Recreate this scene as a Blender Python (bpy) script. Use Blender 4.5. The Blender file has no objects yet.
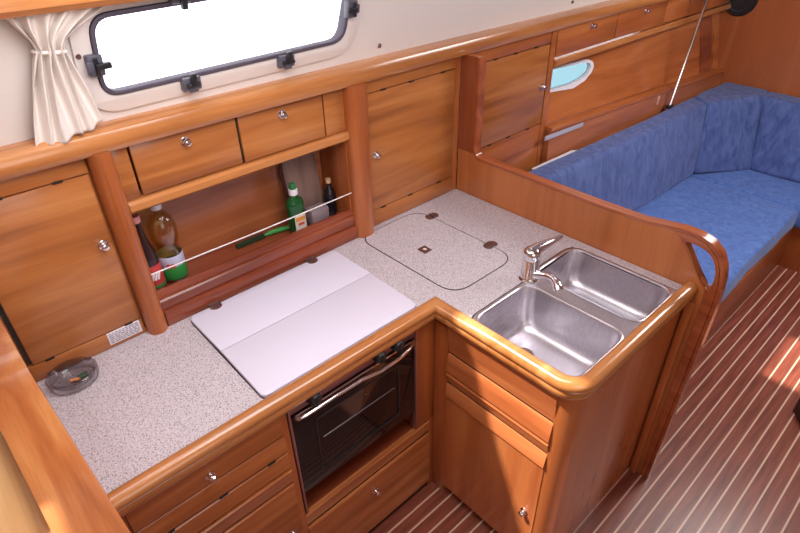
import bpy, bmesh, math, random
from mathutils import Vector, Matrix
random.seed(4)
SC = bpy.context.scene
COL = SC.collection
PI = math.pi

# ------------------------------------------------------------------ camera
cam = bpy.data.cameras.new('camera')
cam.sensor_width = 36.0
cam.lens = 556.87 / 800 * 36.0
cam.clip_start = 0.02
co = bpy.data.objects.new('camera', cam)
COL.objects.link(co)
co.matrix_world = Matrix(((0.73453, 0.391773, -0.554058, -0.94505),
                          (-0.678311, 0.401093, -0.615645, -0.98813),
                          (-0.018964, 0.828033, 0.560358, 1.95544),
                          (0, 0, 0, 1)))
SC.camera = co

# ------------------------------------------------------------------ world and light
def srgb(r, g, b):
    f = lambda c: (c/255/12.92) if c/255 <= .04045 else ((c/255+.055)/1.055)**2.4
    return (f(r), f(g), f(b), 1)

w = bpy.data.worlds.new('sky'); SC.world = w; w.use_nodes = True
wn = w.node_tree.nodes; bg = wn['Background']
bg.inputs['Color'].default_value = (0.93, 0.95, 1.0, 1)
bg.inputs['Strength'].default_value = 4.0

sd = Vector((-.40, .36, .85)).normalized()
sun = bpy.data.lights.new('sun', 'SUN'); sun.energy = 9.0; sun.angle = math.radians(1.2)
sun.color = (1, .93, .84)
so = bpy.data.objects.new('sun', sun); COL.objects.link(so)
so.rotation_euler = sd.to_track_quat('Z', 'Y').to_euler()

def area(name, loc, target, sx, sy, power, col):
    l = bpy.data.lights.new(name, 'AREA'); l.shape = 'RECTANGLE'
    l.size = sx; l.size_y = sy; l.energy = power; l.color = col
    o = bpy.data.objects.new(name, l); COL.objects.link(o); o.location = loc
    o.rotation_euler = (Vector(loc)-Vector(target)).to_track_quat('Z', 'Y').to_euler()
    return o
area('hatch_light', (-.30, -.30, 2.05), (-.1, 0.0, 0.9), .9, .7, 18, (1, .975, .97))
area('saloon_hatch_light', (1.9, -.75, 2.05), (1.9, -.3, 0), .9, .7, 34, (1, .975, .965))
area('companionway_light', (-.9, -2.2, 1.6), (-.5, 0, .7), 1.2, .9, 9, (1, .975, .965))

SC.view_settings.view_transform = 'Standard'
SC.view_settings.look = 'None'
SC.view_settings.gamma = 1
SC.view_settings.use_curve_mapping = False
SC.view_settings.exposure = 0.0

# ------------------------------------------------------------------ materials
def base(name):
    m = bpy.data.materials.new(name); m.use_nodes = True
    nt = m.node_tree; return m, nt, nt.nodes['Principled BSDF']
def plain(name, col, rough=.5, metal=0, **kw):
    m, nt, p = base(name)
    p.inputs['Base Color'].default_value = col
    p.inputs['Roughness'].default_value = rough
    p.inputs['Metallic'].default_value = metal
    for k, v in kw.items(): p.inputs[k].default_value = v
    # faint procedural variation of the surface
    tc = nt.nodes.new('ShaderNodeTexCoord'); n = nt.nodes.new('ShaderNodeTexNoise')
    n.inputs['Scale'].default_value = 60; nt.links.new(tc.outputs['Object'], n.inputs['Vector'])
    b = nt.nodes.new('ShaderNodeBump'); b.inputs['Strength'].default_value = .02
    nt.links.new(n.outputs['Fac'], b.inputs['Height']); nt.links.new(b.outputs['Normal'], p.inputs['Normal'])
    return m
def ramp(nt, stops):
    r = nt.nodes.new('ShaderNodeValToRGB'); e = r.color_ramp.elements
    while len(e) < len(stops): e.new(.5)
    for i, (q, c) in enumerate(stops): e[i].position = q; e[i].color = c
    return r
def wood(name, dark, mid, light, axis='x', rough=.28, scale=1.0, coat=.35, tilt=0.0):
    m, nt, p = base(name); L = nt.links
    tc = nt.nodes.new('ShaderNodeTexCoord'); mp = nt.nodes.new('ShaderNodeMapping')
    L.new(tc.outputs['Object'], mp.inputs['Vector'])
    s = [14*scale]*3; s['xyz'.index(axis)] = 1.3*scale
    mp.inputs['Scale'].default_value = s
    if tilt: mp.inputs['Rotation'].default_value = (0, tilt, 0)
    n1 = nt.nodes.new('ShaderNodeTexNoise'); n1.inputs['Scale'].default_value = 1.0
    n1.inputs['Detail'].default_value = 5; n1.inputs['Distortion'].default_value = .8
    L.new(mp.outputs['Vector'], n1.inputs['Vector'])
    r = ramp(nt, [(.28, dark), (.5, mid), (.72, light)])
    L.new(n1.outputs['Fac'], r.inputs['Fac'])
    mp2 = nt.nodes.new('ShaderNodeMapping'); L.new(tc.outputs['Object'], mp2.inputs['Vector'])
    s2 = [190*scale]*3; s2['xyz'.index(axis)] = 6*scale; mp2.inputs['Scale'].default_value = s2
    n2 = nt.nodes.new('ShaderNodeTexNoise'); n2.inputs['Scale'].default_value = 1.0
    n2.inputs['Detail'].default_value = 2; L.new(mp2.outputs['Vector'], n2.inputs['Vector'])
    r2 = ramp(nt, [(.25, (.80, .74, .72, 1)), (.55, (1, 1, 1, 1))]); L.new(n2.outputs['Fac'], r2.inputs['Fac'])
    mx = nt.nodes.new('ShaderNodeMix'); mx.data_type = 'RGBA'; mx.blend_type = 'MULTIPLY'
    mx.inputs['Factor'].default_value = .5
    L.new(r.outputs['Color'], mx.inputs['A']); L.new(r2.outputs['Color'], mx.inputs['B'])
    L.new(mx.outputs['Result'], p.inputs['Base Color'])
    p.inputs['Roughness'].default_value = rough
    p.inputs['Coat Weight'].default_value = coat; p.inputs['Coat Roughness'].default_value = .15
    b = nt.nodes.new('ShaderNodeBump'); b.inputs['Strength'].default_value = .04
    L.new(n2.outputs['Fac'], b.inputs['Height']); L.new(b.outputs['Normal'], p.inputs['Normal'])
    return m
def glass(name, tint, rough=.02, alpha=.75):
    m = bpy.data.materials.new(name); m.use_nodes = True; nt = m.node_tree
    nt.nodes.clear(); out = nt.nodes.new('ShaderNodeOutputMaterial')
    t = nt.nodes.new('ShaderNodeBsdfTransparent'); t.inputs['Color'].default_value = tint
    g = nt.nodes.new('ShaderNodeBsdfGlossy'); g.inputs['Roughness'].default_value = rough
    fr = nt.nodes.new('ShaderNodeLayerWeight'); fr.inputs['Blend'].default_value = .22
    mt = nt.nodes.new('ShaderNodeMath'); mt.operation = 'MULTIPLY_ADD'; mt.inputs[1].default_value = .55; mt.inputs[2].default_value = .03
    nt.links.new(fr.outputs['Facing'], mt.inputs[0])
    mx = nt.nodes.new('ShaderNodeMixShader')
    nt.links.new(mt.outputs[0], mx.inputs[0]); nt.links.new(t.outputs[0], mx.inputs[1]); nt.links.new(g.outputs[0], mx.inputs[2])
    nt.links.new(mx.outputs[0], out.inputs['Surface'])
    return m

M = {}
D, Md, Lt = srgb(140, 76, 38), srgb(178, 104, 56), srgb(200, 128, 76)
M['door'] = wood('honey_wood', srgb(136, 76, 36), srgb(176, 106, 54), srgb(202, 134, 76), 'x', scale=.9, tilt=.22)
M['rail'] = wood('rail_wood', srgb(156, 94, 48), srgb(190, 122, 68), srgb(212, 148, 92), 'x', rough=.22, coat=.6)
M['raily'] = wood('rail_wood_fore_aft', srgb(168, 92, 46), srgb(198, 120, 68), srgb(222, 152, 92), 'y', rough=.22, coat=.6)
M['redx'] = wood('mahogany', srgb(140, 76, 44), srgb(170, 98, 60), srgb(190, 118, 76), 'x')
M['redlip'] = wood('dark_mahogany', srgb(110, 48, 28), srgb(140, 66, 42), srgb(164, 90, 58), 'x')
M['redz'] = wood('mahogany_upright', srgb(140, 70, 34), srgb(172, 94, 48), srgb(192, 114, 62), 'z')
M['trimz'] = wood('red_trim', srgb(120, 56, 30), srgb(148, 74, 42), srgb(168, 92, 54), 'z', rough=.2, coat=.6)
M['trimy'] = wood('red_trim_level', srgb(136, 66, 38), srgb(164, 86, 50), srgb(186, 106, 64), 'y', rough=.2, coat=.6)
M['panelz'] = wood('divider_veneer', srgb(166, 94, 48), srgb(182, 106, 56), srgb(194, 118, 66), 'z', scale=.6, rough=.3)
M['endz'] = wood('end_veneer', srgb(160, 86, 44), srgb(180, 102, 54), srgb(194, 116, 66), 'z', scale=.5, rough=.25)
M['saloonx'] = wood('saloon_wood', srgb(144, 74, 36), srgb(178, 100, 52), srgb(200, 122, 70), 'x', scale=.8)
M['drawer'] = wood('drawer_wood', srgb(140, 76, 38), srgb(178, 104, 56), srgb(206, 134, 80), 'x')
M['drawery'] = wood('drawer_wood_fore_aft', srgb(150, 78, 42), srgb(182, 102, 58), srgb(204, 126, 76), 'y')
M['bulk'] = wood('bulkhead_wood', srgb(156, 82, 42), srgb(172, 94, 50), srgb(186, 108, 60), 'z', scale=.5, rough=.4)
M['pale'] = wood('pale_sunlit_wood', srgb(220, 164, 106), srgb(236, 188, 132), srgb(244, 206, 158), 'y', scale=.8)  # pale wood, lightened further to paint in sunlight on the table top
M['dark'] = plain('shadow_gap', (.012, .008, .006, 1), .8)
M['black'] = plain('black_plastic', (.015, .015, .018, 1), .4)
M['grey'] = plain('dark_grey_plastic', srgb(88, 86, 100), .35)
M['rubber'] = plain('window_rubber', srgb(84, 76, 92), .6)
M['white'] = plain('white_moulding', srgb(224, 214, 210), .45)
M['ceil'] = plain('white_headliner', srgb(226, 220, 216), .7)
M['chrome'] = plain('chrome', (.82, .80, .82, 1), .10, 1)
M['alu'] = plain('bright_aluminium', srgb(214, 208, 222), .35, .3)
M['bronze'] = plain('bronzed_hinge', srgb(128, 96, 92), .35, .7)
M['hobcover'] = plain('white_laminate', srgb(222, 216, 234), .25)
M['curtain'] = plain('cream_curtain_cloth', srgb(232, 222, 216), .9, **{'Subsurface Weight': 0.0})
M['paper'] = plain('white_paper', srgb(235, 228, 235), .6)
M['ovenglass'] = plain('oven_glass', (.010, .008, .010, 1), .06)
M['ovenface'] = plain('brown_steel', srgb(160, 112, 112), .35, .5)
M['ovenbox'] = plain('oven_enamel', (.02, .016, .018, 1), .35)
M['glass'] = glass('clear_glass', (.97, .97, .98, 1))
M['ashglass'] = glass('ashtray_glass', (.72, .70, .72, 1))
M['blueglass'] = glass('tinted_port_glass', (.38, .51, .54, 1))

def worktop_mat():
    m, nt, p = base('speckled_laminate'); L = nt.links
    tc = nt.nodes.new('ShaderNodeTexCoord')
    col = srgb(205, 195, 202)
    prev = None
    specs = [(230, .30, srgb(170, 158, 160)), (330, .26, srgb(232, 222, 230)), (160, .215, srgb(120, 106, 112)), (410, .24, srgb(150, 138, 142))]
    for i, (sc, th, c) in enumerate(specs):
        v = nt.nodes.new('ShaderNodeTexVoronoi'); v.inputs['Scale'].default_value = sc
        L.new(tc.outputs['Object'], v.inputs['Vector'])
        r = ramp(nt, [(th, (1, 1, 1, 1)), (th+.08, (0, 0, 0, 1))]); L.new(v.outputs['Distance'], r.inputs['Fac'])
        mx = nt.nodes.new('ShaderNodeMix'); mx.data_type = 'RGBA'
        if prev: L.new(prev, mx.inputs['A'])
        else: mx.inputs['A'].default_value = col
        mx.inputs['B'].default_value = c
        L.new(r.outputs['Color'], mx.inputs['Factor']); prev = mx.outputs['Result']
    L.new(prev, p.inputs['Base Color']); p.inputs['Roughness'].default_value = .38
    return m
M['worktop'] = worktop_mat()

def steel_mat():
    m, nt, p = base('brushed_steel'); L = nt.links
    p.inputs['Metallic'].default_value = 1; p.inputs['Roughness'].default_value = .36
    tc = nt.nodes.new('ShaderNodeTexCoord'); mp = nt.nodes.new('ShaderNodeMapping')
    mp.inputs['Scale'].default_value = (30, 700, 60); L.new(tc.outputs['Object'], mp.inputs['Vector'])
    n = nt.nodes.new('ShaderNodeTexNoise'); n.inputs['Scale'].default_value = 1; L.new(mp.outputs[0], n.inputs['Vector'])
    r = ramp(nt, [(.3, srgb(200, 194, 202)), (.7, srgb(224, 220, 226))]); L.new(n.outputs['Fac'], r.inputs['Fac'])
    L.new(r.outputs['Color'], p.inputs['Base Color'])
    return m
M['steel'] = steel_mat()

def fabric(name, c1, c2):
    m, nt, p = base(name); L = nt.links
    tc = nt.nodes.new('ShaderNodeTexCoord'); mp = nt.nodes.new('ShaderNodeMapping')
    mp.inputs['Scale'].default_value = (26, 26, 9); L.new(tc.outputs['Object'], mp.inputs['Vector'])
    n = nt.nodes.new('ShaderNodeTexNoise'); n.inputs['Scale'].default_value = 1; n.inputs['Detail'].default_value = 6
    n.inputs['Distortion'].default_value = 1.0
    L.new(mp.outputs[0], n.inputs['Vector'])
    r = ramp(nt, [(.35, c1), (.65, c2)]); L.new(n.outputs['Fac'], r.inputs['Fac'])
    L.new(r.outputs['Color'], p.inputs['Base Color']); p.inputs['Roughness'].default_value = .9
    p.inputs['Sheen Weight'].default_value = .25; p.inputs['Sheen Tint'].default_value = (.7, .75, 1, 1)
    n3 = nt.nodes.new('ShaderNodeTexNoise'); n3.inputs['Scale'].default_value = 350; L.new(tc.outputs['Object'], n3.inputs['Vector'])
    b = nt.nodes.new('ShaderNodeBump'); b.inputs['Strength'].default_value = .15; b.inputs['Distance'].default_value = .004
    L.new(n3.outputs['Fac'], b.inputs['Height']); L.new(b.outputs['Normal'], p.inputs['Normal'])
    return m
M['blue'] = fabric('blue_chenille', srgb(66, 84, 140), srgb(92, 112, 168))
M['blue_lit'] = fabric('blue_chenille_lit', srgb(72, 104, 172), srgb(92, 126, 194))  # same chenille, brighter blue to paint the light falling on the seats

def floor_mat():
    m, nt, p = base('teak_and_holly'); L = nt.links
    tc = nt.nodes.new('ShaderNodeTexCoord'); sp = nt.nodes.new('ShaderNodeSeparateXYZ')
    L.new(tc.outputs['Object'], sp.inputs[0])
    a = nt.nodes.new('ShaderNodeMath'); a.operation = 'ADD'; a.inputs[1].default_value = 10.035 ; L.new(sp.outputs['Y'], a.inputs[0])
    d = nt.nodes.new('ShaderNodeMath'); d.operation = 'DIVIDE'; d.inputs[1].default_value = .0515; L.new(a.outputs[0], d.inputs[0])
    f = nt.nodes.new('ShaderNodeMath'); f.operation = 'FRACT'; L.new(d.outputs[0], f.inputs[0])
    c = nt.nodes.new('ShaderNodeMath'); c.operation = 'LESS_THAN'; c.inputs[1].default_value = .13; L.new(f.outputs[0], c.inputs[0])
    mp = nt.nodes.new('ShaderNodeMapping'); mp.inputs['Scale'].default_value = (5, 60, 60); L.new(tc.outputs['Object'], mp.inputs[0])
    n = nt.nodes.new('ShaderNodeTexNoise'); n.inputs['Scale'].default_value = 1; n.inputs['Detail'].default_value = 4; L.new(mp.outputs[0], n.inputs['Vector'])
    r = ramp(nt, [(.3, srgb(108, 54, 42)), (.7, srgb(150, 80, 60))]); L.new(n.outputs['Fac'], r.inputs['Fac'])
    mx = nt.nodes.new('ShaderNodeMix'); mx.data_type = 'RGBA'; L.new(c.outputs[0], mx.inputs['Factor'])
    L.new(r.outputs['Color'], mx.inputs['A']); mx.inputs['B'].default_value = srgb(214, 180, 156)
    L.new(mx.outputs['Result'], p.inputs['Base Color']); p.inputs['Roughness'].default_value = .36
    p.inputs['Coat Weight'].default_value = .2; p.inputs['Coat Roughness'].default_value = .25
    return m
M['floor'] = floor_mat()

# ------------------------------------------------------------------ mesh helpers
def nb(): return bmesh.new()
def merge(bm, src, mat4=None):
    me = bpy.data.meshes.new('tmp'); src.to_mesh(me); src.free()
    if mat4: me.transform(mat4)
    bm.from_mesh(me); bpy.data.meshes.remove(me)
def box(bm, x0, x1, y0, y1, z0, z1, bev=0.0, seg=2, mat4=None):
    t = nb(); bmesh.ops.create_cube(t, size=1)
    for v in t.verts:
        v.co = Vector(((x0+x1)/2+v.co.x*(x1-x0), (y0+y1)/2+v.co.y*(y1-y0), (z0+z1)/2+v.co.z*(z1-z0)))
    if bev > 0: bmesh.ops.bevel(t, geom=t.edges[:], offset=bev, segments=seg, profile=.5, affect='EDGES')
    merge(bm, t, mat4); return bm
def prism(bm, pts, axis, a0, a1, bev=0.0, holes=(), mat4=None):
    """outline pts (and hole loops) in the two other axes, extruded along axis"""
    t = nb(); i = 'xyz'.index(axis); oth = [k for k in range(3) if k != i]
    def P(p, a):
        c = [0, 0, 0]; c[oth[0]], c[oth[1]] = p; c[i] = a; return Vector(c)
    es = []
    for loop in [pts]+list(holes):
        vs = [t.verts.new(P(p, a0)) for p in loop]
        es += [t.edges.new((vs[k], vs[(k+1) % len(vs)])) for k in range(len(vs))]
    bmesh.ops.triangle_fill(t, edges=es, use_beauty=True)
    fs = t.faces[:]
    r = bmesh.ops.extrude_face_region(t, geom=fs)
    dv = Vector((0, 0, 0)); dv[i] = a1-a0
    for v in r['geom']:
        if isinstance(v, bmesh.types.BMVert): v.co += dv
    bmesh.ops.recalc_face_normals(t, faces=t.faces[:])
    if bev > 0:
        bmesh.ops.dissolve_limit(t, angle_limit=.01, verts=t.verts[:], edges=t.edges[:])
        ed = [e for e in t.edges if len(e.link_faces) == 2 and abs(abs(e.link_faces[0].normal[i])-abs(e.link_faces[1].normal[i])) > .5]
        bmesh.ops.bevel(t, geom=ed, offset=bev, segments=2, profile=.5, affect='EDGES')
    merge(bm, t, mat4); return bm
def rrect(a0, a1, b0, b1, r, n=6):
    out = []
    for cx, cy, s in ((a1-r, b1-r, 0), (a0+r, b1-r, 1), (a0+r, b0+r, 2), (a1-r, b0+r, 3)):
        for k in range(n+1):
            t = (s+k/n)*PI/2; out.append((cx+r*math.cos(t), cy+r*math.sin(t)))
    return out
def rpoly(pts, rad, n=6):
    """polygon with rounded corners; rad a number or a list"""
    out = []; N = len(pts)
    for i in range(N):
        p = Vector(pts[i]); a = Vector(pts[i-1]); b = Vector(pts[(i+1) % N])
        r = rad[i] if isinstance(rad, (list, tuple)) else rad
        if r <= 0: out.append(tuple(p)); continue
        u = (a-p).normalized(); v = (b-p).normalized()
        for k in range(n+1):
            t = k/n
            q = (1-t)**2*(p+u*r)+2*t*(1-t)*p+t*t*(p+v*r); out.append(tuple(q))
    return out
def tube(bm, pts, r, seg=12, cap=True):
    t = nb(); pts = [Vector(p) for p in pts]; N = len(pts); rings = []
    rs = r if isinstance(r, (list, tuple)) else [r]*N
    ref = None
    for i in range(N):
        d = (pts[min(i+1, N-1)]-pts[max(i-1, 0)]).normalized()
        if ref is None:
            ref = d.orthogonal().normalized()
        a = (ref-d*ref.dot(d)).normalized(); ref = a; b = d.cross(a)
        rings.append([t.verts.new(pts[i]+(a*math.cos(2*PI*k/seg)+b*math.sin(2*PI*k/seg))*rs[i]) for k in range(seg)])
    for i in range(N-1):
        for k in range(seg):
            t.faces.new((rings[i][k], rings[i][(k+1) % seg], rings[i+1][(k+1) % seg], rings[i+1][k]))
    if cap: t.faces.new(rings[0][::-1]); t.faces.new(rings[-1])
    bmesh.ops.recalc_face_normals(t, faces=t.faces[:])
    merge(bm, t); return bm
def lathe(bm, prof, loc, seg=24, mat3=None, sx=1, sy=1):
    """prof: (radius, z); optional rotation matrix"""
    t = nb(); rings = []
    for r, z in prof:
        if r < 1e-6: rings.append([t.verts.new((0, 0, z))])
        else: rings.append([t.verts.new((r*sx*math.cos(2*PI*k/seg), r*sy*math.sin(2*PI*k/seg), z)) for k in range(seg)])
    for i in range(len(rings)-1):
        A, B = rings[i], rings[i+1]
        for k in range(seg):
            k2 = (k+1) % seg
            if len(A) == 1 and len(B) == 1: continue
            if len(A) == 1: t.faces.new((A[0], B[k2], B[k]))
            elif len(B) == 1: t.faces.new((A[k], A[k2], B[0]))
            else: t.faces.new((A[k], A[k2], B[k2], B[k]))
    bmesh.ops.recalc_face_normals(t, faces=t.faces[:])
    m4 = Matrix.Translation(Vector(loc)) @ (mat3.to_4x4() if mat3 else Matrix.Identity(4))
    merge(bm, t, m4); return bm
def sweep(bm, path, prof, closed=False):
    """path: xy points; prof: closed (offset to the right of travel, z); mitred"""
    t = nb(); P = [Vector((p[0], p[1])) for p in path]; N = len(P); rings = []
    for i in range(N):
        d0 = (P[i]-P[i-1]).normalized() if i > 0 else (P[1]-P[0]).normalized()
        d1 = (P[i+1]-P[i]).normalized() if i < N-1 else d0
        n0 = Vector((d0.y, -d0.x)); n1 = Vector((d1.y, -d1.x))
        n = (n0+n1).normalized(); k = 1/max(.3, n.dot(n0))
        rings.append([t.verts.new((P[i].x+n.x*k*o, P[i].y+n.y*k*o, z)) for o, z in prof])
    S = len(prof)
    for i in range(N-1):
        for k in range(S):
            t.faces.new((rings[i][k], rings[i][(k+1) % S], rings[i+1][(k+1) % S], rings[i+1][k]))
    t.faces.new(rings[0][::-1]); t.faces.new(rings[-1])
    bmesh.ops.recalc_face_normals(t, faces=t.faces[:])
    merge(bm, t); return bm
def loft(bm, loops, cap0=False, cap1=True):
    t = nb(); rings = [[t.verts.new(p) for p in lp] for lp in loops]; S = len(rings[0])
    for i in range(len(rings)-1):
        for k in range(S):
            t.faces.new((rings[i][k], rings[i][(k+1) % S], rings[i+1][(k+1) % S], rings[i+1][k]))
    if cap0: t.faces.new(rings[0][::-1])
    if cap1: t.faces.new(rings[-1])
    merge(bm, t); return bm

SHARP = math.radians(35)
def obj(name, bm, mat, parent=None, root=None, smooth=True):
    """one mesh object; vertices given in world coordinates"""
    off = Vector((0, 0, 0)); q = parent
    while q is not None: off += q.location; q = q.parent
    me = bpy.data.meshes.new(name); bm.to_mesh(me); bm.free()
    me.transform(Matrix.Translation(-off))
    if smooth:
        me.polygons.foreach_set('use_smooth', [True]*len(me.polygons))
        try: me.set_sharp_from_angle(angle=SHARP)
        except Exception: pass
    me.materials.append(M[mat] if isinstance(mat, str) else mat)
    o = bpy.data.objects.new(name, me); COL.objects.link(o)
    if parent: o.parent = parent
    return o
def recentre(o, loc):
    o.data.transform(Matrix.Translation(-Vector(loc))); o.location = loc; return o
def thing(name, label, cat, loc, group=None):
    o = bpy.data.objects.new(name, None); COL.objects.link(o); o.location = loc
    o.empty_display_size = .05
    o['label'] = label; o['category'] = cat
    if group: o['group'] = group
    return o
def tag(o, label, cat, group=None):
    o['label'] = label; o['category'] = cat
    if group: o['group'] = group
    return o
def struct(name, bm, mat, parent=None, label=None, cat=None):
    o = obj(name, bm, mat, parent)
    if parent is None: o['kind'] = 'structure'
    if label: o['label'] = label; o['category'] = cat
    return o
def rot_to(d):
    return Vector(d).normalized().to_track_quat('Z', 'Y').to_matrix()
def knob(parent, p, d, name='knob', s=1.0):
    b = nb()
    lathe(b, [(0, 0), (.013*s, 0), (.013*s, .003), (.006*s, .004), (.005*s, .010), (.0095*s, .014), (.0105*s, .018), (.008*s, .022), (.004*s, .0235), (0, .0235)], p, 20, rot_to(d))
    return obj(name, b, 'chrome', parent)

# ================================================================== setting
HY = .44        # face of the lockers along the hull
struct('floor', box(nb(), -2.6, 4.2, -2.6, 1.0, -.05, 0), 'floor')

# hull side above the wooden rail: leans inboard, with the long window cut through
K = .18
LEAN = Matrix(((1, 0, 0, 0), (0, 1, -K, .47+K*1.5), (0, 0, 1, 0), (0, 0, 0, 1)))   # shears a flat panel at y=0 to the leaning side
WO = rpoly([(-.575, 1.565), (.135, 1.578), (.165, 1.76), (-.565, 1.742)][::-1], [.045, .04, .045, .045], 7)
WFL = lambda k: rpoly([(-.575-k, 1.565-k), (.135+k, 1.578-k), (.165+k, 1.76+k), (-.565-k, 1.742+k)][::-1], [.045+k]*4, 7)
struct('wall_back', prism(nb(), [(-2.6, 1.47), (-2.6, 2.1), (3.22, 2.1), (3.22, 1.47)], 'y', 0, .03, holes=[WO], mat4=LEAN), 'white')
def ring(bm, o, i, y0, y1, bev=0): return prism(bm, o, 'y', y0, y1, bev, holes=[i], mat4=LEAN)
b = nb(); ring(b, WFL(.045), WFL(.004), -.009, .001, .004)
w1 = struct('window_1', b, 'white')
b = nb(); ring(b, WFL(.003), WFL(-.007), -.014, .02, .002); obj('window_gasket', b, 'rubber', w1)
b = nb(); prism(b, WFL(-.006), 'y', .004, .008, mat4=LEAN); obj('pane', b, 'glass', w1)
def clamp(x, z, ang):
    g = nb(); h = nb()
    R = Matrix.Translation((x, 0, z)) @ Matrix.Rotation(ang, 4, 'Y')
    box(g, -.024, .024, -.030, -.004, -.018, .016, .004, mat4=LEAN @ R)
    box(g, -.012, .012, -.034, -.028, -.022, .002, .002, mat4=LEAN @ R)
    c = obj('window_clamp', g, 'grey', w1)
    box(h, -.007, .007, -.046, -.030, -.006, .028, .003, mat4=LEAN @ R)
    tube(h, [LEAN @ R @ Vector((-.018, -.036, -.002)), LEAN @ R @ Vector((.018, -.036, -.002))], .005)
    obj('clamp_lever', h, 'black', c)
clamp(-.578, 1.642, PI/2); clamp(-.364, 1.556, 0); clamp(-.078, 1.560, 0)
clamp(-.36, 1.762, PI); clamp(.152, 1.668, -PI/2); clamp(.14, 1.772, PI)
for x, z in ((.293, 1.536), (1.41, 1.535)):
    q = nb(); p0 = LEAN @ Vector((x, 0, z))
    lathe(q, [(0, 0), (.007, 0), (.007, .003), (.0045, .006), (0, .007)], p0, 16, rot_to((0, -1, -.1)))
    tag(obj('snap_fastener', q, 'bronze'), 'small round snap fastener on the white side ' + ('right of the galley window' if x < 1 else 'above the saloon locker door'), 'fastener')

# lower hull behind the lockers, other walls, headliner with two deck hatches
PH = [(1.20, .95), (2.60, .95), (2.60, 1.42), (1.20, 1.42)]
b = nb(); prism(b, [(-2.6, 0), (3.22, 0), (3.22, 1.5), (-2.6, 1.5)], 'y', .70, .74, holes=[PH]); box(b, -2.6, 3.22, .475, .74, 1.485, 1.5)
struct('wall_lower', b, 'white')
struct('wall_right', box(nb(), 3.2, 3.24, -2.6, .70, 0, 2.1), 'bulk')
struct('wall_left', box(nb(), -2.6, -2.56, -2.6, .70, 0, 2.1), 'ceil')
struct('wall_front', box(nb(), -2.56, 3.2, -2.6, -2.56, 0, 2.1), 'ceil')
H1 = [(-.98, -.12), (-.485, -.12), (-.485, .345), (-.98, .345)]
H3 = [(-1.85, -.12), (-1.515, -.12), (-1.515, .42), (-1.85, .42)]  # extra opening added to aim sun at the chart table
H2 = [(.62, -.10), (1.02, -.10), (1.02, .16), (.62, .16)]
struct('ceiling', prism(nb(), [(-2.6, -2.6), (3.22, -2.6), (3.22, 1.05), (-2.6, 1.05)], 'z', 2.08, 2.10, holes=[H1, H2, H3]), 'ceil')  # unseen overhang outboard of the hull, added to keep sun off the window

# long wooden rail on top of the lockers, and the curtain pelmet
b = nb()
prof = [(.00, 1.452), (.028, 1.450), (.036, 1.462), (.036, 1.482), (.030, 1.497), (.016, 1.504), (-.045, 1.504), (-.045, 1.452)]
sweep(b, [(-2.55, HY), (3.2, HY)], prof)
struct('trim_1', b, 'rail')
b = nb(); sweep(b, [(-2.55, .40), (.4, .40)], [(0, 1.765), (.05, 1.768), (.062, 1.78), (.062, 1.83), (.045, 1.845), (0, 1.845)])
struct('trim_2', b, 'rail')

# ================================================================== lockers along the hull
def door_panel(bm, x0, x1, z0, z1, y=HY, th=.012, bev=.0025):
    return box(bm, x0, x1, y-.004, y+th, z0, z1, bev)
def slots(parent, xs, z, y=HY):
    for x in xs:
        obj('hinge', box(nb(), x-.011, x+.011, y-.0062, y+.002, z-.0028, z+.0028, .001), 'dark', parent)

# left locker
t = thing('wall_cabinet', 'honey-wood locker with one door at the left end of the worktop, above the glass ashtray', 'cabinet', (-.80, HY, .90), 'tall lockers standing on the worktop')
b = nb(); box(b, -.94, -.925, HY+.012, .68, .90, 1.45); box(b, -.675, -.66, HY+.012, .68, .90, 1.45); box(b, -.94, -.66, .665, .68, .90, 1.45)
box(b, -.94, -.66, HY, .665, .90, .915); box(b, -.94, -.66, HY+.012, .665, 1.43, 1.45)
obj('cabinet_body', b, 'redz', t)
obj('end_stile', box(nb(), -.995, -.956, HY, .66, .90, 1.45), 'redz', t)
obj('lower_strip', box(nb(), -.955, -.664, HY-.003, HY+.012, .902, .953, .001), 'door', t)
obj('upper_strip', box(nb(), -.955, -.664, HY-.003, HY+.012, 1.405, 1.449, .001), 'door', t)
d = obj('door', door_panel(nb(), -.944, -.666, .956, 1.402), 'door', t)
knob(d, (-.690, HY-.004, 1.213), (0, -1, 0))
slots(t, (-.905, -.70), .9545); slots(t, (-.86, -.735), 1.4035)
s = obj('sticker', box(nb(), -.762, -.672, HY-.0050, HY-.003, .912, .953, .0004), 'paper', t)
b = nb()
for k in range(6):
    z = .947-k*.0058; x = -.758
    while x < -.679:
        l = random.uniform(.004, .014); l = min(l, -.677-x)
        box(b, x, x+l, HY-.0056, HY-.0049, z-.0011, z+.0011); x += l+.003
s['label'] = 'small white notice printed with lines of text'
obj('printed_text', b, plain('notice_ink', srgb(120, 110, 130), .7), s)

def pillar(name, x0, x1, label):
    b = nb(); cx = (x0+x1)/2; r = (x1-x0)/2
    pts = [(x1, HY+.02)]+[(cx+r*math.cos(a), HY-.012-min(r, .032)*math.sin(a)) for a in [PI*k/14 for k in range(15)]]+[(x0, HY+.02)]
    prism(b, pts, 'z', .9, 1.452)
    o = obj(name, b, 'redz'); recentre(o, (cx, HY, .9)); tag(o, label, 'pillar', 'mahogany pillars along the worktop back')
    return o
pillar('pillar', -.660, -.604, 'rounded mahogany pillar between the left locker and the open bottle shelf')
pillar('pillar', .112, .196, 'rounded mahogany pillar between the open bottle shelf and the right locker')

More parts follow.
